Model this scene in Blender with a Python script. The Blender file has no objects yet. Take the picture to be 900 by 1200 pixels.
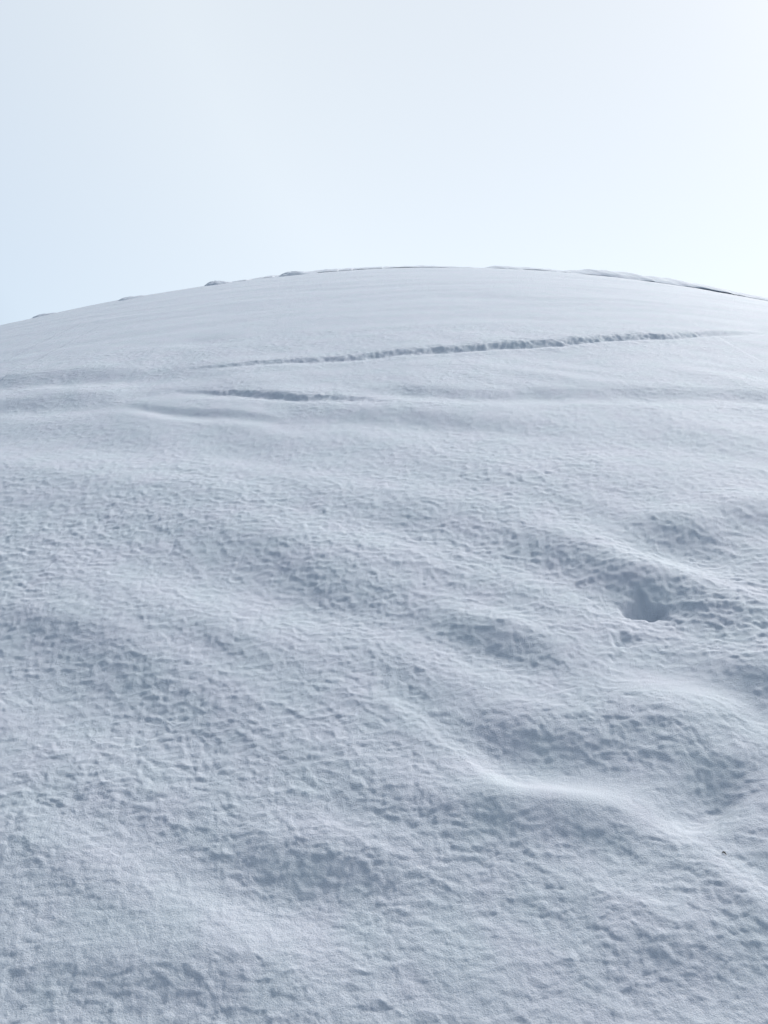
import bpy, bmesh, math, random
import numpy as np
from mathutils import Vector

# ------------------------------------------------------------------ camera
scene = bpy.context.scene
EYE = 1.55
PITCH = math.radians(0.31)
cam_data = bpy.data.cameras.new('camera')
cam_data.sensor_fit = 'VERTICAL'
cam_data.angle = math.radians(65.0)
cam_data.clip_start = 0.05
cam_data.clip_end = 3000.0
cam = bpy.data.objects.new('camera', cam_data)
cam.location = (0.0, 0.0, EYE)
cam.rotation_euler = (math.radians(90.0) + PITCH, 0.0, 0.0)
scene.collection.objects.link(cam)
scene.camera = cam

# ------------------------------------------------------------------ sky and sun
SUN_EL = math.radians(42.0)
SUN_AZ = math.radians(50.0)            # clockwise from +Y: beyond the crest, to the right
SUN_DIR = Vector((math.sin(SUN_AZ) * math.cos(SUN_EL), math.cos(SUN_AZ) * math.cos(SUN_EL), math.sin(SUN_EL)))

world = bpy.data.worlds.new('World')
scene.world = world
world.use_nodes = True
nt = world.node_tree
nt.nodes.clear()
N = nt.nodes.new
L = nt.links.new
sky = N('ShaderNodeTexSky')
sky.sky_type = 'NISHITA'
sky.sun_disc = False
sky.sun_elevation = SUN_EL
sky.sun_rotation = SUN_AZ
sky.air_density = 1.0
sky.dust_density = 1.0
sky.ozone_density = 1.0
bg_clear = N('ShaderNodeBackground')
bg_clear.inputs['Strength'].default_value = 0.05
L(sky.outputs['Color'], bg_clear.inputs['Color'])
# thin even cloud veil: brighter around the hidden sun, bluer away from it
tc = N('ShaderNodeTexCoord')
dot = N('ShaderNodeVectorMath'); dot.operation = 'DOT_PRODUCT'
nrm = N('ShaderNodeVectorMath'); nrm.operation = 'NORMALIZE'
L(tc.outputs['Generated'], nrm.inputs[0])
L(nrm.outputs['Vector'], dot.inputs[0])
dot.inputs[1].default_value = SUN_DIR
cl = N('ShaderNodeTexNoise')
cl.inputs['Scale'].default_value = 1.6
cl.inputs['Detail'].default_value = 3.0
cl.inputs['Roughness'].default_value = 0.45
L(nrm.outputs['Vector'], cl.inputs['Vector'])
ma = N('ShaderNodeMath'); ma.operation = 'MULTIPLY_ADD'
L(cl.outputs['Fac'], ma.inputs[0]); ma.inputs[1].default_value = 0.06
L(dot.outputs['Value'], ma.inputs[2])
ramp = N('ShaderNodeValToRGB')
mr = N('ShaderNodeMapRange')
mr.inputs['From Min'].default_value = -1.0
mr.inputs['From Max'].default_value = 1.0
L(ma.outputs['Value'], mr.inputs['Value'])
L(mr.outputs['Result'], ramp.inputs['Fac'])
# positions: (cosine of the angle to the sun + 1) / 2
RAMP = [(0.0, (0.08, 0.115, 0.155)), (0.5, (0.13, 0.195, 0.275)), (0.69, (0.735, 0.81, 0.865)),
        (0.83, (0.89, 0.93, 0.915)), (0.97, (0.81, 0.835, 0.81))]
els = ramp.color_ramp.elements
els[0].position, els[0].color = RAMP[0][0], (*RAMP[0][1], 1)
els[1].position, els[1].color = RAMP[-1][0], (*RAMP[-1][1], 1)
for p, c in RAMP[1:-1]:
    e = els.new(p); e.color = (*c, 1)
bg_veil = N('ShaderNodeBackground')
bg_veil.inputs['Strength'].default_value = 0.69
L(ramp.outputs['Color'], bg_veil.inputs['Color'])
add = N('ShaderNodeAddShader')
out = N('ShaderNodeOutputWorld')
L(bg_clear.outputs[0], add.inputs[0])
L(bg_veil.outputs[0], add.inputs[1])
L(add.outputs[0], out.inputs['Surface'])

sun_data = bpy.data.lights.new('sun', 'SUN')
sun_data.energy = 3.2
sun_data.angle = math.radians(12.0)
sun_data.color = (1.0, 0.96, 0.90)
sun = bpy.data.objects.new('sun', sun_data)
sun.location = (8, 10, 12)
sun.rotation_euler = (-SUN_DIR).to_track_quat('-Z', 'Y').to_euler()
scene.collection.objects.link(sun)

scene.view_settings.view_transform = 'Standard'
scene.view_settings.look = 'None'
scene.view_settings.exposure = 0.14
scene.view_settings.gamma = 1.0
scene.view_settings.use_curve_mapping = False

# ------------------------------------------------------------------ helpers
def smooth(a, b, x):
    t = np.clip((x - a) / (b - a), 0.0, 1.0)
    return t * t * (3 - 2 * t)

def perlin(x, y, seed=0):
    """2D gradient noise, about -0.7..0.7, for arrays of coordinates in cells."""
    xi = np.floor(x); yi = np.floor(y)
    fx = (x - xi).astype(np.float32); fy = (y - yi).astype(np.float32)
    xi = xi.astype(np.int64); yi = yi.astype(np.int64)
    def g(ix, iy, dx, dy):
        h = (ix * 374761393 + iy * 668265263 + seed * 1442695041) & 0xFFFFFFFF
        h = ((h ^ (h >> 13)) * 1274126177) & 0xFFFFFFFF
        h = ((h ^ (h >> 16)) * 2246822519) & 0xFFFFFFFF
        h = (h ^ (h >> 15)) & 0xFFFF
        a = h.astype(np.float32) * np.float32(2 * math.pi / 65536)
        return np.cos(a) * dx + np.sin(a) * dy
    u = fx * fx * fx * (fx * (fx * 6 - 15) + 10)
    v = fy * fy * fy * (fy * (fy * 6 - 15) + 10)
    a = g(xi, yi, fx, fy); b = g(xi + 1, yi, fx - 1, fy)
    c = g(xi, yi + 1, fx, fy - 1); d = g(xi + 1, yi + 1, fx - 1, fy - 1)
    return (a + u * (b - a)) * (1 - v) + (c + u * (d - c)) * v

# ------------------------------------------------------------------ the hill, metres; camera foot at the origin, +Y uphill
SLOPE = 0.445
BEND_Y, BEND_K = 8.0, 0.0193
DOME_X, DOME_C, DOME_R = 1.18, 0.0163, 14.0

def base_z(x, y):
    """Smooth hill without drifts."""
    t = np.maximum(y - BEND_Y, 0.0)
    tb = np.minimum(t, 22.0)
    z = SLOPE * y - 0.5 * BEND_K * tb * tb - (t - tb) * BEND_K * 22.0
    e = y - 3.6                                            # a little steeper at the foot
    z = z - 0.14 * 0.6 * np.log1p(np.exp(-e / 0.6))
    back = np.maximum(-y - 1.0, 0.0)                       # the slope runs out level behind the camera
    z = z + (SLOPE + 0.14) * (back - 6.0 * (1 - np.exp(-back / 6.0)))
    dx = (x - DOME_X) * np.where(x > DOME_X, 1.13, 1.04)
    return z - DOME_C * DOME_R * DOME_R * (np.sqrt(1 + (dx / DOME_R) ** 2) - 1) * 2.0

# all in metres on the hill
BANKS = [
    (-0.387, 3.312, 0.364, -0.179, -0.021, 0.181, 0.09),
    (-0.199, 3.124, 0.167, -0.058, -0.007, 0.105, 0.1),
    (-0.982, 2.806, 0.336, -0.132, -0.065, 0.185, 0.12),
    (-1.244, 3.007, 0.183, -0.063, -0.032, 0.078, 0.08),
    (-0.611, 2.878, 0.211, -0.091, -0.017, 0.079, 0.1),
    (0.0, 2.682, 0.244, -0.118, 0.0, 0.09, 0.06),
    (0.418, 2.814, 0.139, -0.049, 0.011, 0.075, 0.22),
    (0.759, 3.28, 0.197, -0.098, 0.025, 0.107, 0.18),
    (1.304, 3.431, 0.174, -0.021, 0.046, 0.119, 0.3),
    (1.621, 3.591, 0.155, 0.006, 0.054, 0.119, 0.24),
    (1.016, 3.087, 0.165, -0.041, 0.034, 0.104, 0.22),
    (0.348, 2.982, 0.222, -0.14, 0.011, 0.095, -0.1),
    (0.927, 3.493, 0.306, -0.196, 0.033, 0.124, -0.08),
    (0.072, 3.411, 0.314, -0.163, 0.003, 0.129, -0.06),
    (-0.849, 3.202, 0.375, -0.156, -0.03, 0.112, -0.06),
    (1.208, 2.65, 0.099, 0.0, 0.027, 0.059, 0.22),
    (1.143, 2.799, 0.105, -0.029, 0.027, 0.066, -0.1),
    (0.93, 2.601, 0.182, -0.028, 0.043, 0.121, -0.21),
    (1.343, 3.087, 0.114, -0.035, 0.036, 0.083, -0.08),
    (0.416, 2.421, 0.133, -0.027, 0.012, 0.067, 0.2),
    (0.508, 2.238, 0.172, -0.015, 0.019, 0.083, -0.22),
    (0.308, 2.325, 0.053, -0.073, 0.009, 0.067, -0.08),
    (0.131, 2.469, 0.108, -0.112, 0.003, 0.063, -0.1),
    (0.486, 2.135, 0.194, -0.035, 0.012, 0.052, 0.26),
    (0.31, 2.089, 0.284, -0.096, 0.011, 0.076, 0.1),
    (0.0, 2.246, 0.202, -0.089, 0.0, 0.067, 0.06),
    (0.961, 2.314, 0.117, 0.021, 0.04, 0.095, 0.13),
    (-0.174, 2.053, 0.153, -0.02, -0.005, 0.061, 0.22),
    (-0.584, 2.043, 0.338, -0.17, -0.027, 0.095, -0.06),
    (-0.242, 1.907, 0.159, -0.058, -0.01, 0.074, -0.08),
    (-0.857, 2.185, 0.206, -0.081, -0.033, 0.084, -0.06),
    (-0.594, 1.811, 0.195, -0.01, -0.019, 0.057, 0.16),
    (0.651, 1.809, 0.162, -0.003, 0.023, 0.064, 0.18),
    (0.485, 1.91, 0.152, -0.029, 0.014, 0.056, 0.08),
    (0.896, 1.991, 0.06, -0.059, 0.024, 0.053, -0.2),
    (0.218, 1.871, 0.21, -0.041, 0.008, 0.072, -0.06),
    (0.604, 1.965, 0.104, -0.043, 0.015, 0.048, -0.06),
    (-1.161, 4.372, 1.155, -0.419, -0.083, 0.312, -0.07),
    (0.903, 4.253, 0.872, -0.179, 0.052, 0.245, -0.05),
    (0.273, 3.679, 0.574, -0.16, 0.012, 0.154, 0.05),
]
FURROWS = [
    ([(-1.6, 6.406, 0.0), (-1.287, 6.376, 0.012), (-1.011, 6.342, 0.014), (-0.338, 6.355, 0.022), (0.205, 6.425, 0.026), (0.768, 6.569, 0.034), (1.349, 6.678, 0.034), (1.817, 6.836, 0.034), (2.486, 7.086, 0.03), (3.178, 7.474, 0.022), (3.777, 7.808, 0.0)], 0.05, 0.25),
    ([(-1.623, 5.873, 0.0), (-1.272, 5.7, 0.012), (-1.006, 5.568, 0.019), (-0.693, 5.436, 0.023), (-0.455, 5.35, 0.018), (-0.168, 5.265, 0.012), (0.11, 5.174, 0.0)], 0.045, 0.22),
    ([(-1.831, 5.559, 0.0), (-1.623, 5.456, 0.016), (-1.353, 5.305, 0.02), (-1.103, 5.19, 0.02), (-0.806, 5.056, 0.016), (-0.58, 4.965, 0.0)], 0.09, 0.15),
    ([(-3.625, 6.69, 0.04), (-2.637, 6.362, 0.044), (-1.986, 6.23, 0.042), (-1.522, 6.227, 0.025), (-1.115, 6.17, 0.0)], 0.3, 0.05),
    ([(-3.203, 5.91, 0.03), (-2.493, 5.723, 0.032), (-2.049, 5.672, 0.026), (-1.726, 5.601, 0.0)], 0.25, 0.05),
    ([(-0.289, 5.434, 0.0), (0.17, 5.33, 0.028), (0.835, 5.241, 0.026), (1.401, 5.274, 0.022), (1.955, 5.257, 0.026), (2.536, 5.303, 0.028), (3.025, 5.372, 0.02)], 0.16, 0.05),
    ([(-0.793, 4.974, 0.0), (-0.262, 4.927, 0.026), (0.255, 4.804, 0.026), (0.746, 4.683, 0.018), (1.129, 4.619, 0.0)], 0.2, 0.05),
]
GROOVES = [
    ([(1.2, 2.571), (1.084, 2.446), (0.977, 2.327), (0.89, 2.233), (0.792, 2.136)], 0.075, 0.055),
]
HOLES = [
    (0.964, 3.008, 0.086, 0.044, 0.062),
    (0.84, 2.827, 0.045, 0.03, 0.02),
]
SMOOTH_SPOTS = [
    (0.496, 2.228, 0.258, 0.103, 0.8),
    (0.954, 2.607, 0.248, 0.114, 0.6),
    (-0.86, 5.398, 2.232, 0.791, 0.3),
]
MOUNDS = [
    (-5.552, 13.073, 0.222, 0.04, 1, 3, 'faint low snow mound where the crest runs down lowest, farthest from the ledges'),
    (-4.334, 13.698, 0.262, 0.038, 1, 4, 'flat long snow mound on the crest between the faint mound and the steep one'),
    (-2.97, 14.197, 0.241, 0.06, 1, 5, 'steep nosed snow mound on the crest just below the end of the ledge'),
    (-1.593, 14.566, 0.34, 0.071, 1, 6, 'widest snow mound, set against the ledge of snow on the crest'),
]
SLABS = [
    ([(-2.972, 14.889, 0.0079), (-2.366, 14.855, 0.0552), (-1.64, 14.712, 0.0625), (-0.772, 14.536, 0.0617), (0.0, 14.574, 0.0588), (0.777, 14.631, 0.0466), (1.713, 14.67, 0.0047)], 'thin smooth snow ledge on the crest behind the widest mound', 11),
    ([(1.979, 14.91, 0.0079), (2.177, 14.642, 0.0591), (2.606, 14.435, 0.0613), (3.154, 14.147, 0.0451), (3.684, 13.879, 0.0295), (4.108, 13.574, 0.0072)], 'short low snow ledge at the crest top, in front of the long ledge', 12),
    ([(2.872, 15.03, 0.008), (3.52, 14.415, 0.0612), (3.966, 13.834, 0.1028), (4.505, 13.26, 0.1267), (5.16, 12.789, 0.1222), (5.89, 12.327, 0.0851), (6.474, 11.956, 0.0762), (7.202, 11.901, 0.0253)], 'long snow ledge with broken edge along the falling side of the crest', 14),
]
SPECK = (0.8684, 2.0595)


def drift_height(x, y, fine):
    """Drifts, banks, furrows and the hole; fine = spacing of the sheet in metres."""
    h = np.zeros_like(x)
    # broad wind-shaped swell
    wx = x + 0.25 * perlin(x * 0.9, y * 0.9, 71); wy = y + 0.25 * perlin(x * 0.9, y * 0.9, 72)
    near = 1 - smooth(5.5, 8.5, y)
    h += near * (0.018 * perlin(wx * 0.8 - wy * 0.5, wy * 1.5 + wx * 0.75, 3)
                 + 0.011 * perlin(wx * 1.8 - wy * 0.9, wy * 3.4 + wx * 1.6, 4))
    far = smooth(4.5, 8.0, y) * (1 - smooth(30, 60, y))
    h += far * (0.018 * perlin(wx * 0.33 + wy * .1, wy * 1.5 - wx * 0.10, 5) + 0.010 * perlin(wx * 0.9, wy * 3.2 - wx * 0.3, 6))
    # banks: steeper (positive) or flatter (negative) places of the slope
    for cx, cy, ux, uy, vx, vy, s in BANKS:
        det = ux * vy - uy * vx
        px, py = x - cx, y - cy
        a = (px * vy - py * vx) / det
        b = (ux * py - uy * px) / det
        r = a * a + b * b
        m = r < 12
        if not m.any():
            continue
        lv = math.hypot(vx, vy)
        h[m] += 1.9 * s * lv * b[m] * np.exp(-0.5 * r[m])
    # grooves: soft troughs running down the slope
    for pts, sig, depth in GROOVES:
        P = np.array(pts)
        ys = P[::-1, 1]; xc = np.interp(y, ys, P[::-1, 0]) + 0.05 * perlin(x * 0 + 1.7, y * 4.0, 61)
        fade = smooth(ys[0] - 0.10, ys[0] + 0.12, y) * (1 - smooth(ys[-1] - 0.15, ys[-1] + 0.15, y))
        h -= depth * fade * (1 + 0.5 * perlin(x * 5, y * 7, 62)) * np.exp(-0.5 * ((x - xc) / sig) ** 2)
    return h

def furrow_height(x, y, mask=None):
    """Cracks and folds across the upper slope; mask collects where the snow is broken."""
    h = np.zeros_like(x)
    # furrows: a steep bank on the uphill side, a ragged lip on the downhill side
    for pts, bank_w, lip in FURROWS:
        P = np.array(pts)                                   # x, y, height
        inside = (x > P[:, 0].min() - 0.8) & (x < P[:, 0].max() + 0.8) & (y > P[:, 1].min() - 1.5) & (y < P[:, 1].max() + 3.5)
        X, Y = x[inside], y[inside]
        ly = np.interp(X, P[:, 0], P[:, 1])
        hh = np.interp(X, P[:, 0], P[:, 2], left=0, right=0)
        rag = 0.10 * perlin(X * 1.2, X * 0 + 3.3, 21) + 0.035 * perlin(X * 4.5, X * 0, 22) + (0.014 * perlin(X * 9, Y * 18, 23) + 0.010 * perlin(X * 26, Y * 40, 25)) * (bank_w < 0.08)
        d = Y - ly + rag
        bank = hh * smooth(-0.015, bank_w, d) * np.exp(-np.maximum(d, 0) / 1.3)
        bank -= 0.65 * hh * np.exp(-((d + 0.02) / (0.03 + 0.6 * bank_w)) ** 2)
        bank += lip * hh * np.exp(-((d + 0.16) / 0.07) ** 2) * (1 + 0.9 * perlin(X * 7, Y * 4, 24))
        h[inside] += bank
        if mask is not None and bank_w < 0.08:
            mask[inside] += np.exp(-((d - 0.02) / 0.10) ** 2) * np.clip(hh / 0.03, 0, 1)
    return h

def hash3(ix, iy, iz, seed):
    h = (ix * 374761393 + iy * 668265263 + iz * 3266489917 + seed * 1442695041) & 0xFFFFFFFF
    h = ((h ^ (h >> 13)) * 1274126177) & 0xFFFFFFFF
    h = ((h ^ (h >> 16)) * 2246822519) & 0xFFFFFFFF
    return h ^ (h >> 15)

def cells(p):
    i = np.floor(p)
    return i.astype(np.int64), (p - i).astype(np.float32)

def perlin3(x, y, z, seed):
    (xi, fx), (yi, fy), (zi, fz) = cells(x), cells(y), cells(z)
    u, v, w = [t * t * t * (t * (t * 6 - 15) + 10) for t in (fx, fy, fz)]
    r = 0.0
    for ox in (0, 1):
        for oy in (0, 1):
            for oz in (0, 1):
                h = hash3(xi + ox, yi + oy, zi + oz, seed)
                gx = (h & 0x3FF).astype(np.float32) / 511.5 - 1
                gy = ((h >> 10) & 0x3FF).astype(np.float32) / 511.5 - 1
                gz = ((h >> 20) & 0x3FF).astype(np.float32) / 511.5 - 1
                r = r + (u if ox else 1 - u) * (v if oy else 1 - v) * (w if oz else 1 - w) * (gx * (fx - ox) + gy * (fy - oy) + gz * (fz - oz))
    return r

def hollows(x, y, z, seed):
    """Rounded hollows with narrow ridges between them, 0..about 1."""
    (xi, fx), (yi, fy), (zi, fz) = cells(x), cells(y), cells(z)
    best = np.full(x.shape, 9.0, dtype=np.float32)
    for ox in (-1, 0, 1):
        for oy in (-1, 0, 1):
            for oz in (-1, 0, 1):
                h = hash3(xi + ox, yi + oy, zi + oz, seed)
                px = ox + (h & 0x3FF).astype(np.float32) / 1024.0 - fx
                py = oy + ((h >> 10) & 0x3FF).astype(np.float32) / 1024.0 - fy
                pz = oz + ((h >> 20) & 0x3FF).astype(np.float32) / 1024.0 - fz
                best = np.minimum(best, px * px + py * py + pz * pz)
    return best

def lump_height(x, y, z, fine):
    """Wet clotted surface: shallow hollows of a few centimetres between narrow ragged ridges."""
    def layer(amp, w, fn, fx, fy, seed, off=0.0):
        k = 1 - smooth(0.30 * w, 0.65 * w, fine)            # a layer stops where the sheet is too coarse for it
        m = k > 0
        out = np.zeros_like(x)
        out[m] = amp * k[m] * (fn(wx[m] * fx, wy[m] * fy, wz[m] * fy, seed) - off)
        return out
    cs = 1 / math.sqrt(1 + SLOPE * SLOPE); sn = SLOPE * cs
    s, t = y * cs + z * sn, z * cs - y * sn                 # along the slope, and off it
    wx = x + 0.020 * perlin(x * 9, s * 9, 31) + 0.005 * perlin(x * 34, s * 34, 33)
    wy = s + 0.020 * perlin(x * 9, s * 9, 32) + 0.005 * perlin(x * 34, s * 34, 34)
    wz = t
    rough = 0.95 + 0.45 * perlin(x * 0.8, y * 1.2, 35) + 0.4 * perlin(x * 2.1, y * 2.8, 36)
    for cx, cy, rx, ry, k in SMOOTH_SPOTS:
        rough = rough - k * np.exp(-((x - cx) / rx) ** 2 - ((y - cy) / ry) ** 2)
    rough = np.clip(rough, 0.10, 1.6)
    rough *= (1 - 0.42 * smooth(3.8, 6.0, y)) * (0.52 + 0.20 * smooth(1.8, 2.9, y))
    h = layer(0.0040, .25, perlin3, 3.6, 6.0, 41)
    h += layer(0.0042, .08, perlin3, 9.0, 15.0, 47)
    h += layer(0.0082, .034, hollows, 19.0, 31.0, 42, 0.35)
    h -= layer(0.0048, .022, hollows, 38.0, 56.0, 43, 0.35)
    h += layer(0.0044, .025, perlin3, 30.0, 44.0, 46)
    h += layer(0.0032, .013, perlin3, 60.0, 78.0, 44)
    h += layer(0.0020, .0065, perlin3, 120.0, 135.0, 45)
    return h * rough

def hole(x, y):
    """Displacement of the small sunken hole and the dent below it: depth, and rim height."""
    h = np.zeros_like(x)
    for cx, cy, rx, ry, depth in HOLES:
        a = (x - cx) / rx; b = (y - cy) / ry
        m = (a * a + b * b) < 16
        X, Y = x[m], y[m]
        wob = 1 + 0.7 * perlin(X * 10, Y * 10, 51) + 0.35 * perlin(X * 22, Y * 22, 52)
        A, B = a[m], b[m]
        r = np.sqrt(A * A + np.where(B < 0, B * B * 1.5, B * B * 0.42)) * wob
        h[m] -= depth * (1 - smooth(0.15, 1.15, r)) * (1 + 0.35 * perlin(X * 14, Y * 14, 54)) + 0.14 * depth * np.exp(-0.5 * (r / 1.5) ** 2)
    return h

def ground(x, y, fine):
    """The finished surface for a grid (2D arrays) of points: lumps stand out along the local normal."""
    sh = x.shape
    f = lambda fn, *a: fn(*[v.ravel() for v in a]).reshape(sh)
    mask = np.zeros(x.size)
    dz = furrow_height(x.ravel(), y.ravel(), mask).reshape(sh) + f(hole, x, y)
    z = base_z(x, y) + f(drift_height, x, y, fine) + dz
    ry = np.gradient(z, axis=0) / np.gradient(y, axis=0)
    xs = np.gradient(x, axis=1)
    rx = np.gradient(z, axis=1) / xs
    ln = np.sqrt(1 + rx * rx + ry * ry)
    lp = f(lump_height, x, y, z, fine) * (1 + 2.1 * mask.reshape(sh))
    return x - lp * rx / ln, y - lp * (ry / ln + 0.25), z + lp / ln

# ------------------------------------------------------------------ materials
def snow_material(name, tint=1.0):
    m = bpy.data.materials.new(name)
    m.use_nodes = True
    t = m.node_tree
    b = t.nodes['Principled BSDF']
    tcn = t.nodes.new('ShaderNodeTexCoord')
    n1 = t.nodes.new('ShaderNodeTexNoise'); n1.inputs['Scale'].default_value = 5.0; n1.inputs['Detail'].default_value = 4
    t.links.new(tcn.outputs['Object'], n1.inputs['Vector'])
    cr = t.nodes.new('ShaderNodeValToRGB')
    cr.color_ramp.elements[0].position = 0.35; cr.color_ramp.elements[0].color = (0.538, 0.592, 0.654, 1)
    cr.color_ramp.elements[1].position = 0.65; cr.color_ramp.elements[1].color = (0.560, 0.590, 0.664, 1)
    t.links.new(n1.outputs['Fac'], cr.inputs['Fac'])
    t.links.new(cr.outputs['Color'], b.inputs['Base Color'])
    b.inputs['Roughness'].default_value = 0.75
    b.inputs['Subsurface Weight'].default_value = 0.35
    b.inputs['Subsurface Radius'].default_value = (0.9, 1.0, 1.1)
    b.inputs['Subsurface Scale'].default_value = 0.010
    b.inputs['Specular IOR Level'].default_value = 0.25
    n2 = t.nodes.new('ShaderNodeTexNoise'); n2.inputs['Scale'].default_value = 220.0; n2.inputs['Detail'].default_value = 5
    n2.inputs['Roughness'].default_value = 0.7
    t.links.new(tcn.outputs['Object'], n2.inputs['Vector'])
    bp = t.nodes.new('ShaderNodeBump'); bp.inputs['Strength'].default_value = 0.9; bp.inputs['Distance'].default_value = 0.006
    t.links.new(n2.outputs['Fac'], bp.inputs['Height'])
    t.links.new(bp.outputs['Normal'], b.inputs['Normal'])
    return m

SNOW = snow_material('snow')

def mesh_from_arrays(name, co, quads, material):
    me = bpy.data.meshes.new(name)
    nv, nf = len(co), len(quads)
    me.vertices.add(nv)
    me.vertices.foreach_set('co', np.ascontiguousarray(co, dtype=np.float32).ravel())
    me.loops.add(nf * 4)
    me.loops.foreach_set('vertex_index', np.ascontiguousarray(quads, dtype=np.int32).ravel())
    me.polygons.add(nf)
    me.polygons.foreach_set('loop_start', np.arange(0, nf * 4, 4, dtype=np.int32))
    me.polygons.foreach_set('use_smooth', np.ones(nf, dtype=bool))
    me.update(calc_edges=True)
    me.materials.append(material)
    ob = bpy.data.objects.new(name, me)
    scene.collection.objects.link(ob)
    return ob

def grid_quads(nr, nc):
    i = np.arange(nr * nc).reshape(nr, nc)
    return np.stack([i[:-1, :-1], i[:-1, 1:], i[1:, 1:], i[1:, :-1]], -1).reshape(-1, 4)

# ------------------------------------------------------------------ snow slope, one sheet
def slope_rows():
    ys = [1.58]
    while ys[-1] < 18.0:                                    # finer near the foot, coarser with distance
        y = ys[-1]
        ys.append(y + min(0.0003 + 0.00060 * y * y, 0.0105 if 5.0 < y < 7.4 else 0.031))
    y = ys[-1]; d = 0.03
    while y < 900.0:
        d *= 1.16; y += d; ys.append(y)
    y = 1.58; d = 0.0025; pre = []
    while y > -60.0:
        d = min(d * 1.13, 3.0); y -= d; pre.append(y)
    return np.array(pre[::-1] + ys)

def slope_cols():
    u = list(np.linspace(0, 0.57, 440))
    d = u[1] - u[0]
    while u[-1] < 40.0:
        d *= 1.14; u.append(u[-1] + d)
    u = np.array(u)
    return np.concatenate([-u[:0:-1], u])

ROWS = slope_rows(); COLS = slope_cols()
wid = np.where(ROWS > 1.58, ROWS, 1.58 + 0.25 * (1.58 - ROWS))
wid = np.minimum(wid, 30.0)
GX = COLS[None, :] * wid[:, None]
GY = np.repeat(ROWS[:, None], len(COLS), 1)
dr = np.gradient(ROWS); dc = np.gradient(COLS)
FINE = np.maximum(dc[None, :] * wid[:, None], 0.7 * dr[:, None])
nr, nc = GX.shape
X, Y, Z = [v.ravel() for v in ground(GX, GY, FINE)]
slope = mesh_from_arrays('snow_slope', np.stack([X, Y, Z], -1), grid_quads(nr, nc), SNOW)
slope['kind'] = 'structure'
slope['label'] = 'lumpy white snow slope rising to a rounded crest'
if nr * nc * 2 > 2.95e6: raise RuntimeError('grid %d %d' % (nr, nc))

def ground_z(x, y):
    a = np.array([float(x)]); b = np.array([float(y)])
    return float((base_z(a, b) + drift_height(a, b, np.array([0.05])) + furrow_height(a, b) + hole(a, b))[0])

# ------------------------------------------------------------------ small mounds of snow on the crest
def snow_mound(cx, cy, w, hgt, skew, seed, label):
    nu, nv = 72, 40
    th = np.linspace(0, 2 * math.pi, nu, endpoint=False)
    rr = np.linspace(0.0, 1.0, nv)
    R, T = np.meshgrid(rr, th, indexing='ij')
    edge = 1 + 0.22 * perlin(np.cos(T) * 1.3 + seed, np.sin(T) * 1.3, seed) + 0.08 * perlin(np.cos(T) * 4 + seed, np.sin(T) * 4, seed)
    lx = R * np.cos(T) * w * edge
    ly = R * np.sin(T) * w * 0.8 * edge
    q = np.clip(R, 0, 1)
    hz = hgt * (np.clip(1 - q ** 2.6, 0, 1)) ** 0.8
    hz = hz * (1 + 0.5 * perlin(lx * 3.0 / w + seed, ly * 3.0 / w, seed + 1)) + 0.10 * hgt * perlin(lx * 9 / w, ly * 9 / w, seed + 2) * (1 - q ** 4)
    fall = np.clip((lx / w) * skew, -0.1, 1.0)               # a long tail on one side, a steep nose on the other
    hz = hz * (1 - 0.75 * np.clip(fall, 0, 1))
    lx = lx + skew * 0.55 * w * np.clip(lx * skew / w, 0, 2) ** 1.3
    gx, gy = cx + lx, cy + ly
    gz = base_z(gx.ravel(), gy.ravel()).reshape(gx.shape) + drift_height(gx.ravel(), gy.ravel(), np.full(gx.size, .05)).reshape(gx.shape)
    z = gz + hz - 0.03 * q ** 6 - 0.004
    co = np.stack([gx, gy, z], -1).reshape(-1, 3)
    org = np.array([cx, cy, ground_z(cx, cy)])
    i = np.arange(nv * nu).reshape(nv, nu)
    j = np.roll(i, -1, 1)
    quads = np.stack([i[:-1], i[1:], j[1:], j[:-1]], -1).reshape(-1, 4)
    ob = mesh_from_arrays('snow_mound', co - org, quads, SNOW)
    ob.location = org
    ob['label'] = label
    ob['category'] = 'snow mound'
    ob['group'] = 'small snow mounds along the crest'
    return ob

for a in MOUNDS:
    snow_mound(*a)

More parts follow.
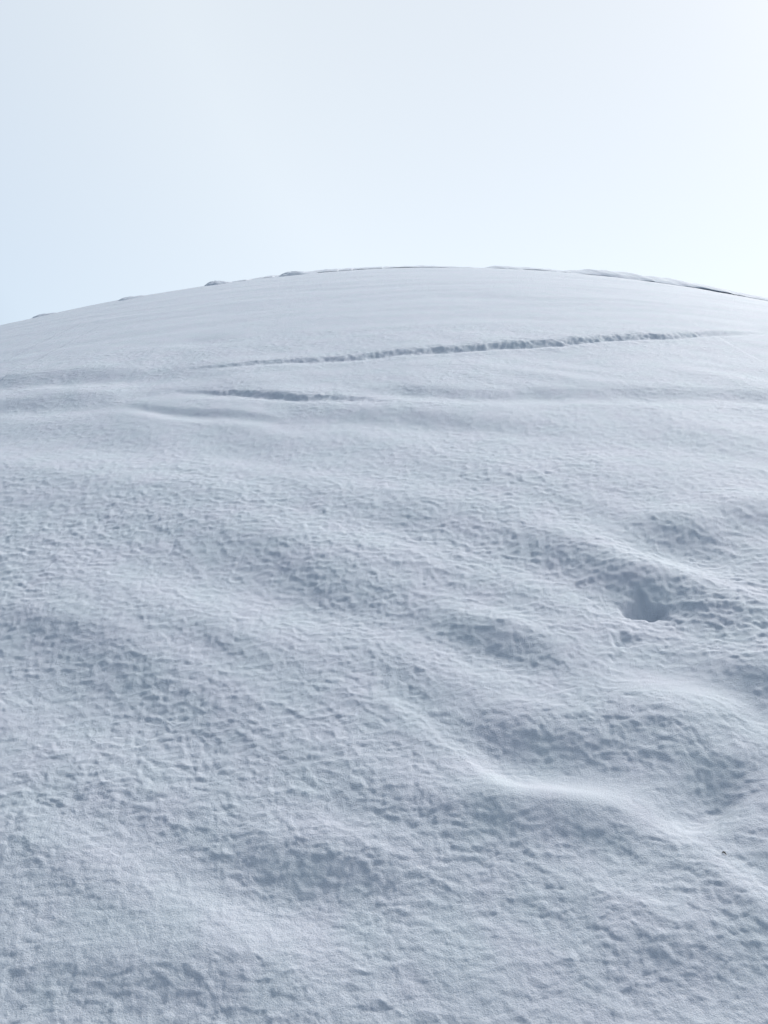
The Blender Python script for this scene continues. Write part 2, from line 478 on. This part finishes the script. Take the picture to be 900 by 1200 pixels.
# ------------------------------------------------------------------ wind-packed slabs along the crest
def crest_slab(pts, label, seed):
    """A ledge of packed snow: an undercut broken edge toward the slope, a rounded top running back."""
    P = np.array(pts)                                        # x, y of the edge, height
    n = 420
    xs = np.linspace(P[0, 0], P[-1, 0], n)
    ye = np.interp(xs, P[:, 0], P[:, 1]); hh = np.interp(xs, P[:, 0], P[:, 2])
    # the edge breaks off in steps
    saw = np.zeros(n)
    rng = random.Random(seed)
    for _ in range(7):
        c = rng.uniform(xs[0], xs[-1]); saw += rng.uniform(0.15, 0.4) * np.where(xs > c, np.exp(-np.maximum(xs - c, 0) / 0.8), 0)
    ye = ye + 0.8 * saw + 0.25 * perlin(xs * 2.3, xs * 0, seed) + 0.04 * perlin(xs * 9, xs * 0, seed + 1)
    hh = hh * (1 + 0.45 * perlin(xs * 1.1, xs * 0 + 5, seed + 2) + 0.25 * perlin(xs * 5, xs * 0 + 5, seed + 3))
    cut = smooth(0.0, 0.35, perlin(xs * 1.6, xs * 0 + 9, seed + 7) + 0.4 * perlin(xs * 6, xs * 0 + 9, seed + 8))   # undercut only here and there
    prof = [(0.30, -0.35), (0.06, -0.12), (0.05, 0.10), (0.0, 0.20), (0.03, 0.28), (0.14, 0.38), (0.34, 0.54), (0.62, 0.72),
            (0.95, 0.88), (1.25, 0.97), (1.45, 0.95), (1.8, 0.80), (2.3, 0.48), (2.9, 0.05), (3.4, -0.4)]
    rows = []
    for k, (dy, f) in enumerate(prof):
        y = ye + dy * (np.minimum(1, hh / 0.06) if k < 8 else 1) - (0.035 * cut * np.minimum(1, hh / 0.08) if k in (3, 4, 5) else 0)
        g = base_z(xs, y) + drift_height(xs.copy(), y.copy(), np.full(n, .05))
        f = f * (0.45 + 0.55 * cut) if k in (2, 3, 4) else f
        wob = 0.012 * perlin(xs * 6, xs * 0 + k * 0.6, seed + 5)
        rows.append(np.stack([xs, y, g + f * hh + wob * np.clip(f * 2, 0, 1)], -1))
    co = np.array(rows)
    org = np.array([xs[n // 2], ye[n // 2], ground_z(xs[n // 2], ye[n // 2])])
    ob = mesh_from_arrays('snow_ledge', co.reshape(-1, 3) - org, grid_quads(len(prof), n), SNOW)
    ob.location = org
    ob['label'] = label
    ob['category'] = 'snow ledge'
    return ob

for a in SLABS:
    crest_slab(*a)

# ------------------------------------------------------------------ dark speck of plant litter
def twig_speck(x, y):
    bm = bmesh.new()
    path = [(-0.0035, 0.004, 0.004), (-0.001, 0.001, 0.007), (0.002, -0.001, 0.006), (0.0045, -0.004, 0.002)]
    rad = [0.0008, 0.0018, 0.0021, 0.0010]
    rings = []
    for (px, py, pz), r in zip(path, rad):
        rings.append([bm.verts.new((px + r * math.cos(k * math.pi / 4) * 0.7, py + r * math.cos(k * math.pi / 4) * 0.7, pz + r * math.sin(k * math.pi / 4))) for k in range(8)])
    for a, b in zip(rings, rings[1:]):
        for k in range(8):
            bm.faces.new((a[k], a[(k + 1) % 8], b[(k + 1) % 8], b[k]))
    bm.faces.new(rings[0][::-1]); bm.faces.new(rings[-1])
    bmesh.ops.recalc_face_normals(bm, faces=bm.faces)
    me = bpy.data.meshes.new('plant_scrap'); bm.to_mesh(me); bm.free()
    m = bpy.data.materials.new('dry_bark'); m.use_nodes = True
    b = m.node_tree.nodes['Principled BSDF']
    nz = m.node_tree.nodes.new('ShaderNodeTexNoise'); nz.inputs['Scale'].default_value = 600
    cr = m.node_tree.nodes.new('ShaderNodeValToRGB')
    cr.color_ramp.elements[0].color = (0.015, 0.013, 0.012, 1); cr.color_ramp.elements[1].color = (0.05, 0.042, 0.035, 1)
    m.node_tree.links.new(nz.outputs['Fac'], cr.inputs['Fac']); m.node_tree.links.new(cr.outputs['Color'], b.inputs['Base Color'])
    b.inputs['Roughness'].default_value = 0.8
    me.materials.append(m)
    ob = bpy.data.objects.new('plant_scrap', me)
    i = int(np.argmin((X - x) ** 2 + (Y - y) ** 2))
    ob.location = (float(X[i]), float(Y[i]), float(Z[i]) - 0.002)
    scene.collection.objects.link(ob)
    ob['label'] = 'tiny dark scrap of dry plant lying on the open snow'
    ob['category'] = 'plant scrap'

twig_speck(*SPECK)
